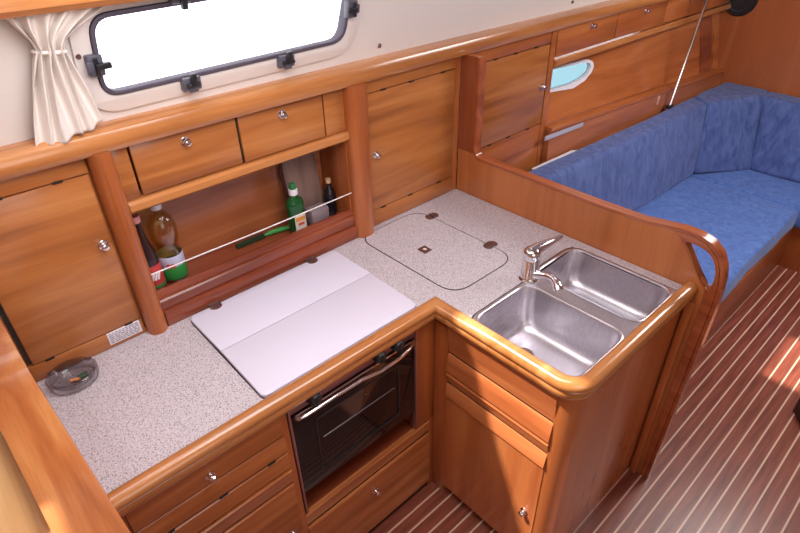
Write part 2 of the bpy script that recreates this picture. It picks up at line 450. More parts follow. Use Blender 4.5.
# small lockers over the open shelf
t = thing('shelf_locker', 'long open wooden shelf with two small lift-up doors above, behind the white stove cover', 'cabinet', (-.25, HY, .90))
b = nb(); box(b, -.636, .112, .60, .615, .90, 1.45); obj('back_panel', b, 'redx', t)
b = nb(); box(b, -.630, .112, HY+.021, .60, 1.300, 1.312); box(b, -.630, .112, HY+.021, .60, .955, .970); obj('shelf_board', b, 'redlip', t)
obj('side_panel', box(nb(), -.636, -.630, HY+.021, .60, .955, 1.45), 'redz', t); obj('side_panel', box(nb(), .108, .114, HY, .60, .955, 1.45), 'redz', t)
obj('fixed_panel', box(nb(), -.603, -.564, HY-.002, HY+.012, 1.304, 1.449, .001), 'door', t); obj('fixed_panel', box(nb(), .036, .112, HY-.002, HY+.012, 1.304, 1.449, .001), 'door', t)
for x0, x1 in ((-.558, -.266), (-.258, .030)):
    d = obj('door', door_panel(nb(), x0, x1, 1.306, 1.447), 'door', t); knob(d, ((x0+x1)/2-.005, HY-.004, 1.416), (0, -1, 0))
obj('door_gap', box(nb(), -.264, -.260, HY+.002, HY+.008, 1.304, 1.449), 'dark', t)
b = nb(); sweep(b, [(-.604, HY), (.112, HY)], [(-.01, 1.274), (.012, 1.272), (.020, 1.279), (.020, 1.296), (.012, 1.303), (-.01, 1.303)]); obj('batten', b, 'rail', t)
b = nb(); sweep(b, [(-.604, HY), (.112, HY)], [(-.024, .901), (.024, .901), (.026, .905), (.026, .944), (.022, .950), (.013, .952), (.013, .955), (.017, .959), (.017, .984), (.013, .989), (.005, .991), (.005, 1.006), (.001, 1.012), (-.008, 1.012), (-.012, 1.006), (-.024, .96)])
obj('shelf_lip', b, 'redlip', t)
b = nb(); tube(b, [(-.611, HY-.008, 1.078), (-.25, HY-.008, 1.076), (.118, HY-.008, 1.079)], .0022, 8); obj('guard_wire', b, plain('white_cord', srgb(235, 225, 225), .5), t)['label'] = 'thin white guard line'

# right locker
t = thing('wall_cabinet', 'tall honey-wood locker with one chrome-knobbed door at the back corner, behind the icebox lid', 'cabinet', (.43, HY, .90), 'tall lockers standing on the worktop')
b = nb(); box(b, .196, .21, HY+.012, .68, .90, 1.45); box(b, .64, .668, HY, .68, .90, 1.45); box(b, .20, .66, .665, .68, .90, 1.45)
box(b, .21, .64, HY, .665, .90, .915); box(b, .21, .64, HY+.012, .665, 1.43, 1.45); obj('cabinet_body', b, 'redz', t)
obj('lower_strip', box(nb(), .198, .640, HY-.003, HY+.012, .902, .967, .001), 'door', t)
obj('upper_strip', box(nb(), .198, .640, HY-.003, HY+.012, 1.404, 1.449, .001), 'door', t)
d = obj('door', door_panel(nb(), .203, .636, .970, 1.401), 'door', t); knob(d, (.232, HY-.004, 1.185), (0, -1, 0))
slots(t, (.26, .40, .56), .9685); slots(t, (.28, .41, .57), 1.4025)
obj('door_gap', box(nb(), .1965, .2025, HY+.0, HY+.004, .903, 1.449), 'dark', t)

# ================================================================== worktop
S1 = rpoly([(.056, -.532), (.056, -.187), (.322, -.187), (.322, -.532)], .05)
S2 = rpoly([(.384, -.532), (.384, -.168), (.612, -.168), (.612, -.532)], .055)
wl = thing('worktop', 'speckled pale laminate worktop running in an L with a rounded wooden edge rail', 'worktop', (0, 0, .86))
b = nb()
WT = [(-.948, -.05), (.042, -.05), (.042, -.55), (.668, -.55), (.668, HY+.0), (-.958, HY+.0)]
BIG = [(.048, -.538), (.048, -.178), (.330, -.178), (.376, -.160), (.620, -.160), (.620, -.538)]
prism(b, WT, 'z', .865, .90, holes=[BIG]); obj('laminate_top', b, 'worktop', wl)
def arc_path():
    p = [(-.94, -.062), (.030, -.062)]
    r = .062; cx, cy = .030+r, -.560+r
    p += [(.030, -.30)]
    for k in range(0, 11):
        a = PI+k/10*PI/2; p.append((cx+r*math.cos(a), cy+r*math.sin(a)))
    p += [(.668, -.560)]
    return p
fp = [(-.021, .8995), (-.021, .913), (-.017, .920), (-.010, .924), (.003, .924), (.012, .920), (.018, .912), (.020, .902), (.017, .894), (.011, .890), (.010, .888), (.013, .884), (.014, .876), (.012, .864), (.006, .856), (.000, .852), (-.010, .852), (-.012, .8995)]
b = nb(); sweep(b, arc_path(), fp); obj('edge_rail', b, 'rail', wl)

b = nb(); prism(b, [(-.946, -.035), (-.9405, -.035), (-.957, HY-.002), (-.9645, HY-.002)], 'z', .9003, .902); obj('end_gap_shade', b, 'dark', wl)  # dark strip painting the shaded gap beside the end partition
# icebox lid let into the worktop
b = nb(); RL = lambda g: rpoly([(.112-g, -.068-g), (.420+g, -.068-g), (.420+g, .415+g), (.112-g, .415+g)], [.075, .075, .075, .075], 8)
prism(b, RL(.0), 'z', .8992, .9015, holes=[RL(-.0026)]); 
lid = obj('lid_seam', b, 'dark', wl)
b = nb(); prism(b, RL(-.0026), 'z', .8996, .9012); lid = obj('icebox_lid', b, 'worktop', wl); lid['label'] = 'lid of the icebox, rounded corners'
def hinge(parent, x, y, z, along='y', name='hinge'):
    g = nb()
    for s in (-1, 1):
        dx, dy = (s*.012, 0) if along == 'y' else (0, s*.012)
        lathe(g, [(.0165, 0), (.0165, .002), (.014, .0035), (0, .0035)], (x+dx, y+dy, z), 20, sx=(1 if along == 'y' else 1.15), sy=(1.15 if along == 'y' else 1))
    if along == 'y': tube(g, [(x, y-.016, z+.004), (x, y+.016, z+.004)], .003, 8)
    else: tube(g, [(x-.016, y, z+.004), (x+.016, y, z+.004)], .003, 8)
    for dx, dy in ((-.012, -.008), (-.012, .008), (.012, -.008), (.012, .008)):
        if along == 'x': dx, dy = dy, dx
        lathe(g, [(.0025, 0), (.0025, .0045), (0, .0048)], (x+dx, y+dy, z), 8)
    return obj(name, g, 'bronze', parent)
hinge(lid, .423, .340, .901, 'y'); hinge(lid, .420, .045, .901, 'y')
b = nb(); box(b, .213, .249, .166, .206, .901, .9035, .001); lt = obj('finger_latch', b, 'bronze', lid)
b = nb(); lathe(b, [(.007, 0), (.007, .0015), (0, .0015)], (.231, .186, .9035), 16); obj('latch_ring', b, 'chrome', lt)

# two-part white stove cover
t = thing('stove_cover', 'white two-panel laminate stove cover hinged flat on the worktop above the oven', 'cover', (-.27, .2, .90))
b = nb(); prism(b, rpoly([(-.548, .199), (-.009, .199), (-.009, .400), (-.548, .400)], [0, 0, .025, .025]), 'z', .9005, .912, .0015); obj('rear_panel', b, 'hobcover', t)
b = nb(); prism(b, rpoly([(-.553, -.032), (-.014, -.032), (-.009, .1962), (-.548, .1962)], [.022, .022, 0, 0]), 'z', .9005, .912, .0015); obj('front_panel', b, 'hobcover', t)
b = nb(); prism(b, rpoly([(-.5545, -.035), (-.0125, -.035), (-.0075, .4015), (-.5495, .4015)], .025), 'z', .9001, .9022); obj('edge_seal', b, 'dark', t)
hinge(t, -.463, .404, .912, 'x'); hinge(t, -.104, .404, .912, 'x')

# sink
sk = thing('double_sink', 'brushed steel sink with two rounded bowls set into the peninsula worktop', 'sink', (.33, -.35, .90))
PL = rpoly([(.046, -.540), (.046, -.176), (.330, -.176), (.374, -.158), (.622, -.158), (.622, -.540)], [0, .05, .03, .03, .06, 0])
PD = rpoly([(.042, -.541), (.042, -.171), (.331, -.171), (.372, -.153), (.627, -.153), (.627, -.541)], [0, .05, .03, .03, .06, 0])
b = nb(); prism(b, PL, 'z', .9005, .9035, holes=[S1, S2]); obj('sink_rim', b, 'steel', sk)
b = nb(); prism(b, PD, 'z', .8995, .9018, holes=[rpoly([(.060, -.534), (.060, -.19), (.31, -.19), (.36, -.18), (.608, -.172), (.608, -.534)], .03)]); obj('rim_seal', b, 'black', sk)
def bowl(x0, x1, y0, y1, dep, dx, dy):
    loops = []
    for ins, z, r in ((-.006, .9045, .056), (-.002, .9055, .053), (.002, .903, .05), (.004, .895, .05), (.010, .9-dep*.5, .052), (.016, .9-dep*.78, .056), (.024, .9-dep*.91, .062), (.040, .9-dep*.98, .065), (.065, .9-dep, .06)):
        loops.append([(px, py, z) for px, py in rpoly([(x0+ins, y0+ins), (x0+ins, y1-ins), (x1-ins, y1-ins), (x1-ins, y0+ins)], r, 8)])
    b = nb(); loft(b, loops); bw = obj('bowl', b, 'steel', sk)
    g = nb(); lathe(g, [(.036, .003), (.033, .005), (.026, .002), (.022, .0005)], (dx, dy, .9-dep), 28)
    dr = obj('drain', g, 'chrome', bw)
    g = nb(); lathe(g, [(0, .001), (.023, .001)], (dx, dy, .9-dep), 24); obj('drain_hole', g, 'dark', dr)
    return bw
bowl(.056, .322, -.532, -.187, .15, .185, -.295)
bowl(.384, .612, -.532, -.168, .13, .50, -.46)

# mixer tap
t = thing('mixer_tap', 'chrome single-lever mixer tap standing behind and between the sink bowls', 'tap', (.350, -.172, .90))
b = nb(); lathe(b, [(0, 0), (.032, 0), (.033, .004), (.029, .009), (.027, .012), (.027, .076), (.0255, .080), (.0275, .083), (.0275, .091), (0, .093)], (.350, -.172, .9), 32); obj('tap_body', b, 'chrome', t)
b = nb(); tube(b, [(.350, -.185, .922), (.350, -.215, .934), (.348, -.240, .944), (.345, -.262, .948), (.340, -.278, .945), (.335, -.287, .938)], [.015, .0135, .0125, .0125, .0135, .0145], 18)
sp = obj('spout', b, 'chrome', t)
RA = rot_to((-.35, -.62, -.70)); PA = (.334, -.288, .936)
g = nb(); lathe(g, [(.0150, -.004), (.0165, 0), (.0165, .012), (.0125, .013), (.0115, .008)], PA, 22, RA); ae = obj('aerator', g, 'chrome', sp)
g = nb(); lathe(g, [(0, .009), (.012, .009)], PA, 20, RA); obj('aerator_mesh', g, 'dark', ae)
b = nb()
lathe(b, [(.0275, .091), (.0285, .098), (.0265, .108), (.0180, .117), (0, .121)], (.350, -.172, .9), 28)
tube(b, [(.338, -.172, 1.002), (.372, -.176, 1.008), (.410, -.182, 1.010), (.450, -.190, 1.014), (.474, -.195, 1.018)], [.021, .019, .014, .0095, .007], 16)
obj('lever', b, 'chrome', t)

# ================================================================== galley cabinets below the worktop
FY = -.050       # galley face
def bar_x(bm, x0, x1, prof):   # prof (out, z) along x, out is towards -y from FY
    return sweep(bm, [(x0, FY), (x1, FY)], prof)
def front_profile(z0, z1, lip=.004, slope=0.0):
    """drawer front, slightly proud, with eased edges and optional inward slope at the foot"""
    return [(-.014, z0), (lip-.002-slope, z0), (lip-slope, z0+.002), (lip, z1-.004), (lip-.003, z1), (-.014, z1)]
t = thing('galley_cabinet', 'wooden base cabinet left of the oven with a knobbed drawer and a door below', 'cabinet', (-.72, .1, 0))
b = nb(); box(b, -.94, -.925, FY+.014, HY, 0, .865); box(b, -.530, -.512, FY, HY, 0, .865); box(b, -.925, -.53, FY+.014, HY, 0, .05); box(b, -.925, -.53, .42, HY, .05, .865); box(b, -.94, -.927, FY, FY+.014, 0, .865)
obj('cabinet_body', b, 'redz', t)
b = nb(); bar_x(b, -.925, -.53, front_profile(.768, .848)); d = obj('drawer', b, 'drawer', t); knob(d, (-.735, FY-.004, .797), (0, -1, 0))
b = nb(); bar_x(b, -.925, -.53, front_profile(.705, .763, .004, -.003)); obj('moulded_strip', b, 'drawer', t)
b = nb(); bar_x(b, -.925, -.53, front_profile(.633, .696, .005, .000)); d = obj('drawer', b, 'drawer', t)
slots(t, (-.86, -.72, -.58), .7005, FY-.002)
b = nb(); bar_x(b, -.925, -.53, front_profile(.565, .626, .010, .009)); obj('moulded_strip', b, 'drawer', t)
b = nb(); bar_x(b, -.925, -.53, front_profile(.055, .558)); d = obj('door', b, 'drawer', t); knob(d, (-.565, FY-.004, .352), (0, -1, 0))
b = nb(); box(b, -.925, -.53, FY+.004, FY+.010, .05, .84); obj('door_gap', b, 'dark', t)

# oven, hung in its opening
t = thing('oven', 'black glass-fronted galley oven with chrome handle bar set under the worktop', 'oven', (-.27, .2, .46))
b = nb(); box(b, -.497, -.047, -.028, .40, .474, .845, .006); obj('oven_body', b, 'ovenbox', t)
b = nb(); box(b, -.499, -.045, -.048, -.026, .812, .864, .003); cp = obj('control_panel', b, 'ovenface', t)
b = nb(); box(b, -.499, -.045, -.048, -.030, .474, .806, .004); dr = obj('oven_door', b, 'ovenglass', t)
b = nb(); prism(b, rrect(-.43, -.115, .52, .745, .012), 'y', -.0505, -.0478, holes=[rrect(-.425, -.12, .525, .74, .010)]); obj('door_window_frame', b, plain('smoked_frame', (.025, .022, .025, 1), .3), dr)
b = nb(); tube(b, [(-.41, -.0485, .655), (-.135, -.0485, .655)], .0022, 8); obj('oven_rack', b, plain('dull_chrome', (.22, .20, .22, 1), .4, 1), dr)
b = nb(); tube(b, [(-.490, -.048, .800), (-.490, -.070, .812), (-.47, -.078, .818), (-.36, -.080, .820), (-.28, -.082, .820), (-.22, -.094, .820), (-.15, -.094, .822), (-.10, -.086, .824), (-.066, -.070, .822), (-.060, -.048, .806)], .0055, 12); obj('handle', b, 'chrome', dr)
b = nb(); tube(b, [(-.49, -.055, .809), (-.055, -.055, .809)], .003, 10); obj('lower_bar', b, 'chrome', dr)
for x in (-.430, -.200, -.130):
    g = nb(); lathe(g, [(.019, 0), (.021, .006), (.018, .026), (.015, .030), (0, .030)], (x, -.048, .842), 22, rot_to((0, -1, 0))); box(g, x-.0035, x+.0035, -.081, -.052, .826, .858, .0015)
    obj('control_knob', g, 'black', cp)
obj('steel_edge', box(nb(), -.508, -.500, -.052, -.020, .38, .862, .002), 'ovenface', t); obj('steel_edge', box(nb(), -.044, -.038, -.052, -.020, .38, .862, .002), 'ovenface', t)

# drawer under the oven
t = thing('under_oven_drawer_unit', 'low wooden drawer unit with one knob below the black oven', 'drawer', (-.24, 0, 0))
b = nb(); box(b, -.511, .020, FY+.014, .42, .360, .370); box(b, -.511, .020, .405, .42, 0, .360); box(b, -.511, .020, FY+.020, .405, 0, .03)
obj('unit_body', b, 'redlip', t)  # darker mahogany here paints the shade in the recess below the oven
b = nb(); bar_x(b, -.512, .022, front_profile(.318, .376, .003, .006)); obj('top_strip', b, 'drawer', t)
b = nb(); bar_x(b, -.512, .022, front_profile(.030, .311, .005)); d = obj('drawer', b, 'drawer', t); knob(d, (-.245, FY-.005, .238), (0, -1, 0))
b = nb(); box(b, -.512, .022, FY+.004, FY+.010, .0, .370); obj('drawer_gap', b, 'dark', t)

# corner post between the two runs
b = nb(); box(b, -.038, .056, FY, FY+.018, .385, .865, .001); box(b, .022, .056, FY, FY+.018, 0, .385); box(b, -.038, -.026, FY+.018, .25, .385, .865)
o = obj('corner_post', b, 'redz'); recentre(o, (0, FY, 0)); tag(o, 'plain upright wooden filler post in the inside corner right of the oven', 'post')

# peninsula cabinet
FX = .042
def bar_y(bm, y0, y1, prof): return sweep(bm, [(FX, y1), (FX, y0)], [(o, z) for o, z in prof])
t = thing('sink_cabinet', 'peninsula base cabinet under the sink with drawers, tall door and rounded end panel', 'cabinet', (.35, -.3, 0))
b = nb()
r = .052; n = 10; pts = [(FX, -.510)]
for k in range(n+1):
    a = PI+k/n*PI/2; pts.append((FX+r+r*math.cos(a), -.556+r+r*math.sin(a)))
pts += [(.664, -.556)]
inner = [(x+(.016 if i < n+2 else 0), y+.016) for i, (x, y) in enumerate(pts)]
inner = [(.664, -.540)]+[(FX+r+(r-.016)*math.cos(PI+(n-k)/n*PI/2), -.556+r+(r-.016)*math.sin(PI+(n-k)/n*PI/2)) for k in range(n+1)]+[(FX+.016, -.510)]
prism(b, pts+inner, 'z', 0.0, .852); obj('end_panel', b, 'endz', t)
b = nb(); box(b, FX+.014, FX+.026, -.112, -.060, 0, .83); box(b, FX, FX+.014, -.110, FY-.002, 0, .83, .001); obj('corner_stile', b, 'redz', t)
b = nb(); box(b, FX+.014, .664, -.54, -.06, .03, .045); box(b, .650, .664, -.54, HY, 0, .85); obj('cabinet_body', b, 'redz', t)
y0, y1 = -.506, -.113
b = nb(); bar_y(b, y0, y1, front_profile(.738, .848, .009, .010)); d = obj('drawer', b, 'drawery', t)
b = nb(); bar_y(b, y0, y1, front_profile(.657, .731, .003, -.006)); d = obj('drawer', b, 'drawery', t)
b = nb(); bar_y(b, y0, y1, front_profile(.603, .648, .009, .010)); obj('moulded_strip', b, 'drawery', t)
b = nb(); bar_y(b, y0, y1, front_profile(.543, .597, .003, -.007)); obj('moulded_strip', b, 'drawery', t)
b = nb(); bar_y(b, y0, y1, front_profile(.050, .534, .003)); d = obj('door', b, wood('door_wood_fore_aft', srgb(160, 84, 44), srgb(184, 104, 56), srgb(204, 126, 74), 'z', scale=.7), t); knob(d, (FX-.003, -.468, .284), (-1, 0, 0))
b = nb(); box(b, FX+.004, FX+.010, y0-.003, y1+.002, .045, .83); obj('door_gap', b, 'dark', t)

# ================================================================== divider between galley and saloon
t = thing('divider_panel', 'wooden divider with rounded trim and oval hand-hold between the sink and blue settee', 'partition', (.69, 0, 0))
DX0, DX1 = .669, .697
hole = rpoly([(-.500, 1.050), (-.548, 1.052), (-.585, 1.034), (-.606, 1.000), (-.614, .960), (-.608, .918), (-.588, .925), (-.535, 1.000)], [.012, .03, .02, .02, .02, .012, .012, .03], 4)
outer = [(HY-.002, 0), (HY-.002, 1.449), (.356, 1.449), (.353, 1.095), (.347, 1.078), (.332, 1.066), (-.36, 1.058), (-.45, 1.070), (-.52, 1.076), (-.566, 1.068), (-.604, 1.040), (-.624, .995), (-.634, .94), (-.635, .88), (-.622, 0)]
b = nb(); prism(b, outer, 'x', DX0+.003, DX1-.003, 0, holes=[hole]); obj('panel', b, 'panelz', t)
def edge_trim(bm, pts, wid, x0, x1, out):
    tt = nb(); P = [Vector(p) for p in pts]; N = len(P); rings = []
    xs = (x0+x1)/2; hw = (x1-x0)/2
    for i in range(N):
        d = (P[min(i+1, N-1)]-P[max(i-1, 0)]).normalized(); nrm = Vector((d.y, -d.x))*out
        ring_ = []
        for o, q in ((-wid, -hw), (-.006, -hw), (.002, -hw*.85), (.006, -hw*.4), (.007, 0), (.006, hw*.4), (.002, hw*.85), (-.006, hw), (-wid, hw)):
            c = P[i]+nrm*o; ring_.append(tt.verts.new((xs+q, c.x, c.y)))
        rings.append(ring_)
    S = 9
    for i in range(N-1):
        for k in range(S): tt.faces.new((rings[i][k], rings[i][(k+1) % S], rings[i+1][(k+1) % S], rings[i+1][k]))
    tt.faces.new(rings[0][::-1]); tt.faces.new(rings[-1])
    bmesh.ops.recalc_face_normals(tt, faces=tt.faces[:]); merge(bm, tt); return bm
tr = [(.356, 1.449), (.355, 1.30), (.355, 1.12), (.354, 1.095), (.350, 1.080), (.342, 1.070), (.330, 1.064), (.10, 1.062), (-.20, 1.058), (-.36, 1.060), (-.43, 1.070), (-.49, 1.078), (-.535, 1.077), (-.572, 1.066), (-.600, 1.043), (-.618, 1.010), (-.628, .97), (-.632, .93), (-.634, .86), (-.628, .40), (-.622, 0.002)]
b = nb(); edge_trim(b, tr, .010, DX0-.004, DX1+.004, -1); obj('edge_trim', b, 'trimy', t)
b = nb(); prism(b, [(-.420, 1.071), (-.460, 1.068), (-.487, 1.052), (-.513, 1.020), (-.597, .917), (-.600, .88), (-.600, .002), (-.618, .002), (-.630, .88), (-.628, .94), (-.618, .995), (-.598, 1.036), (-.562, 1.064), (-.52, 1.072)], 'x', DX0-.001, DX1+.001, holes=[hole]); obj('end_post', b, 'trimy', t)
obj('upper_dark_strip', box(nb(), DX0+.0005, DX0+.0032, .358, HY-.002, 1.082, 1.449), 'trimz', t)  # thin darker red sheet over the tall part of the panel
b = nb(); box(b, .652, .669, -.586, -.560, 0, .86, .005); obj('corner_bead', b, 'endz', t)

# ================================================================== things on the shelf and the worktop
def floor_obj(o, loc): return recentre(o, loc)
SZ = .970
# red-label bottle
t = thing('bottle', 'slim dark bottle with a red label and pink cap against the left pillar', 'bottle', (-.580, .508, SZ), 'bottles on the open shelf')
b = nb(); lathe(b, [(0, 0), (.026, 0), (.029, .006), (.029, .11), (.027, .135), (.018, .170), (.0125, .200), (.0115, .235), (.0115, .242), (0, .242)], t.location, 26); obj('bottle_body', b, plain('dark_cola_glass', (.03, .010, .012, 1), .08), t)
b = nb(); lathe(b, [(.0295, .022), (.0298, .024), (.0298, .100), (.0295, .102)], t.location, 26); lb = obj('bottle_label', b, plain('red_label', srgb(196, 62, 62), .5), t)
g = nb()
for k in range(5):
    a = -2.4+k*.28; c = Vector((math.cos(a), math.sin(a), 0))*.0302
    box(g, -.003, .003, -.0004, .0004, -.012, .012, mat4=Matrix.Translation(t.location+c+Vector((0, 0, .066))) @ Matrix.Rotation(a+PI/2, 4, 'Z') @ Matrix.Rotation(.35, 4, 'Y'))
obj('label_lettering', g, 'paper', lb)
g = nb(); lathe(g, [(.0299, .024), (.0303, .025), (.0303, .036), (.0299, .037)], t.location, 26); obj('label_band', g, plain('green_band', srgb(70, 120, 60), .5), lb)
b = nb(); lathe(b, [(.013, .236), (.0138, .238), (.0138, .252), (.012, .255), (0, .255)], t.location, 20); obj('cap', b, plain('pink_cap', srgb(226, 150, 156), .4), t)
# oil bottle
t = thing('bottle', 'clear plastic oil bottle with a bulging top, white cap and green and white label', 'bottle', (-.510, .530, SZ), 'bottles on the open shelf')
OIL = glass('oil_plastic', (.985, .96, .90, 1), .12)
b = nb(); lathe(b, [(0, 0), (.030, 0), (.036, .008), (.037, .02), (.036, .10), (.031, .114), (.031, .124), (.035, .134), (.039, .150), (.0405, .175), (.039, .195), (.034, .212), (.024, .228), (.014, .238), (.013, .250), (0, .250)], t.location, 28); obj('bottle_body', b, OIL, t)
b = nb(); lathe(b, [(.030, .006), (.034, .012), (.034, .10), (.029, .115), (.029, .124), (.037, .155), (.037, .19), (.022, .224), (0, .224)], t.location, 24); obj('oil', b, glass('oil', (.97, .88, .62, 1), .12), t)
b = nb(); lathe(b, [(.0375, .018), (.038, .02), (.038, .060), (.0375, .062)], t.location, 28); lb = obj('bottle_label', b, plain('green_label', srgb(52, 140, 66), .5), t)
g = nb(); lathe(g, [(.0373, .062), (.0378, .063), (.0378, .096), (.0373, .098)], t.location, 28); obj('label_top', g, plain('pale_label', srgb(196, 196, 222), .5), lb)
g = nb()
for k, c_ in enumerate((-2.2, -1.9)):
    lathe(g, [(0, .0006), (.008, .0006), (.008, -.001), (0, -.001)], t.location+Vector((math.cos(c_)*.0378, math.sin(c_)*.0378, .068)), 14, rot_to((math.cos(c_), math.sin(c_), 0)))
obj('label_flower', g, plain('red_print', srgb(190, 70, 60), .5), lb)
b = nb(); lathe(b, [(.0150, .244), (.0155, .246), (.0155, .262), (.014, .266), (0, .266)], t.location, 22); obj('cap', b, plain('white_cap', srgb(225, 220, 228), .4), t)
# dish soap
t = thing('bottle', 'green washing-up liquid bottle with white collar and green cap in the middle of the shelf', 'bottle', (-.080, .498, SZ), 'bottles on the open shelf')
b = nb(); lathe(b, [(0, 0), (.026, 0), (.030, .006), (.030, .09), (.031, .115), (.028, .128), (.014, .140), (.012, .150), (0, .150)], t.location, 28, sx=1.05, sy=.75); obj('bottle_body', b, plain('green_liquid', srgb(28, 96, 48), .12, **{'Transmission Weight': .35}), t)
b = nb(); lathe(b, [(.013, .147), (.015, .149), (.015, .167), (.012, .169), (0, .169)], t.location, 20); obj('collar', b, 'paper', t)
b = nb(); lathe(b, [(.011, .169), (.012, .170), (.010, .187), (.006, .191), (0, .191)], t.location, 20); obj('cap', b, plain('green_cap', srgb(40, 120, 66), .4), t)
b = nb()
box(b, -.0215, .0215, -.0008, .0008, .018, .080, mat4=Matrix.Translation(t.location+Vector((0, -.0232, 0)))); lb = obj('bottle_label', b, plain('cream_label', srgb(214, 206, 196), .5), t)
g = nb(); box(g, -.019, .019, -.0006, .0006, .056, .072, mat4=Matrix.Translation(t.location+Vector((0, -.0243, 0)))); obj('label_print', g, plain('orange_print', srgb(222, 150, 70), .5), lb)
g = nb(); box(g, -.010, .014, -.0006, .0006, .040, .050, mat4=Matrix.Translation(t.location+Vector((0, -.0243, 0)))); obj('label_print', g, plain('red_print_b', srgb(200, 80, 60), .5), lb)
# dark bottle
t = thing('bottle', 'small dark bottle with a tan stopper at the right end of the shelf', 'bottle', (.086, .530, SZ), 'bottles on the open shelf')
b = nb(); lathe(b, [(0, 0), (.020, 0), (.022, .005), (.022, .075), (.018, .095), (.009, .108), (.008, .125), (0, .125)], t.location, 22); obj('bottle_body', b, plain('black_glass', (.012, .010, .016, 1), .1), t)
b = nb(); lathe(b, [(.009, .124), (.010, .125), (.010, .140), (0, .141)], t.location, 16); obj('stopper', b, plain('tan_cap', srgb(206, 168, 130), .5), t)
# clear tub
b = nb(); box(b, -.028, .046, .480, .530, SZ, SZ+.066, .007)
o = obj('plastic_tub', b, plain('frosted_plastic', srgb(170, 150, 156), .3, **{'Transmission Weight': .3})); recentre(o, (.009, .505, SZ)); tag(o, 'small frosted plastic tub right of the green bottle', 'container')
# leaning board with strap
t = thing('cutting_board', 'greyish brown board leaning on the shelf back behind the green bottle', 'board', (.02, .56, SZ))
TB = Matrix.Translation((.018, .560, SZ)) @ Matrix.Rotation(-.10, 4, 'X') @ Matrix.Rotation(-.04, 4, 'Y')
b = nb(); prism(b, rrect(-.072, .062, .001, .275, .018), 'y', -.005, .005, .001, mat4=TB); obj('board', b, wood('greyed_wood', srgb(120, 92, 84), srgb(142, 112, 102), srgb(156, 128, 118), 'z', rough=.5, coat=0), t)
b = nb(); tube(b, [TB @ Vector(p) for p in ((-.04, -.012, .268), (-.062, -.014, .255), (-.080, -.014, .235), (-.088, -.012, .20), (-.086, -.012, .15), (-.080, -.012, .08), (-.07, -.012, .01))], .0055, 10); obj('strap', b, plain('dark_brown_cord', srgb(70, 30, 26), .7), t)
# rolled green cloth above board
b = nb(); tube(b, [(.028, .555, 1.252), (.050, .545, 1.249), (.072, .540, 1.252)], [.010, .016, .012], 12)
obj('green_clip', b, plain('dark_green_plastic', srgb(44, 62, 48), .5), t)
# green handled knife lying on the shelf
t = thing('kitchen_knife', 'knife with a bright green handle and dark sheath lying on the open shelf', 'knife', (-.17, .545, SZ))
b = nb(); tube(b, [(-.185, .548, SZ+.012), (-.16, .546, SZ+.013), (-.12, .538, SZ+.014), (-.088, .530, SZ+.012)], [.006, .009, .009, .007], 12); obj('handle', b, plain('bright_green_plastic', srgb(62, 150, 72), .4), t)
b = nb(); box(b, -.29, -.185, .545, .563, SZ+.001, SZ+.016, .003); obj('blade', b, plain('dark_green_sheath', srgb(36, 60, 40), .4), t)
# glass ashtray
t = thing('ashtray', 'round clear glass ashtray in the left back corner of the worktop', 'ashtray', (-.878, .375, .9))
b = nb(); lathe(b, [(0, 0), (.050, 0), (.056, .003), (.058, .010), (.059, .030), (.056, .033), (.052, .032), (.049, .012), (.045, .008), (0, .007)], t.location, 40, sx=1.05, sy=.95); obj('ashtray_bowl', b, 'ashglass', t)
for k in range(3):
    a = k*2.1+.4; p = t.location+Vector((math.cos(a)*.054, math.sin(a)*.052, .033)); g = nb()
    tube(g, [p+Vector((-math.cos(a)*.006, -math.sin(a)*.006, 0)), p+Vector((math.cos(a)*.005, math.sin(a)*.005, 0))], .005, 8); obj('cigarette_rest', g, 'ashglass', t)
t2 = obj('cigarette_end', tube(nb(), [(-.888, .368, .912), (-.868, .360, .912)], .004, 10), plain('tan_filter', srgb(214, 140, 84), .8)); recentre(t2, (-.878, .364, .908)); tag(t2, 'short orange cigarette end lying in the glass ashtray', 'cigarette end')
t2 = obj('matchbook', box(nb(), -.872, -.846, .362, .378, .9075, .912, .001), plain('dark_green_card', srgb(60, 84, 66), .7)); recentre(t2, (-.86, .37, .9075)); tag(t2, 'small dark green scrap lying in the glass ashtray', 'scrap')

# ================================================================== curtain
t = thing('curtain', 'cream gathered curtain tied at the waist, left of the large window', 'curtain', (-.66, .41, 1.51))
def curtain_sheet():
    tt = nb(); NU, NV = 90, 44; vs = []
    for j in range(NV+1):
        v = j/NV; z = 1.772-v*(1.772-1.512)
        vw = .30     # waist
        if v < vw:
            s = v/vw; s2 = s*s*(3-2*s)
            xl = -.722+(-.690+.722)*s2; xr = -.520+(-.634+.520)*s2**.7; amp = .010+.006*s
        else:
            s = (v-vw)/(1-vw); s2 = s**.8
            xl = -.690+(-.752+.690)*s2; xr = -.634+(-.600+.634)*s; amp = .010*(1-s)+.0065
        row = []
        for i in range(NU+1):
            u = i/NU; ph = u*2*PI*5.5+1.6*math.sin(4*u+v*1.5)
            x = xl+(xr-xl)*u+.003*math.sin(ph*.5+v*5)
            yw = .47-K*(z-1.5)
            belly = .020*math.sin(PI*u)
            y = yw-.030-belly-amp*math.sin(ph)-.014*max(0, v-.3)
            zz = z+(.030*u-.024+.004*math.sin(u*14))*max(0, v-.3)*1.4
            row.append(tt.verts.new((x, y, zz)))
        vs.append(row)
    for j in range(NV):
        for i in range(NU): tt.faces.new((vs[j][i], vs[j][i+1], vs[j+1][i+1], vs[j+1][i]))
    bmesh.ops.recalc_face_normals(tt, faces=tt.faces[:])
    return tt
o = obj('curtain_cloth', curtain_sheet(), 'curtain', t); md = o.modifiers.new('thickness', 'SOLIDIFY'); md.thickness = .0018
b = nb()
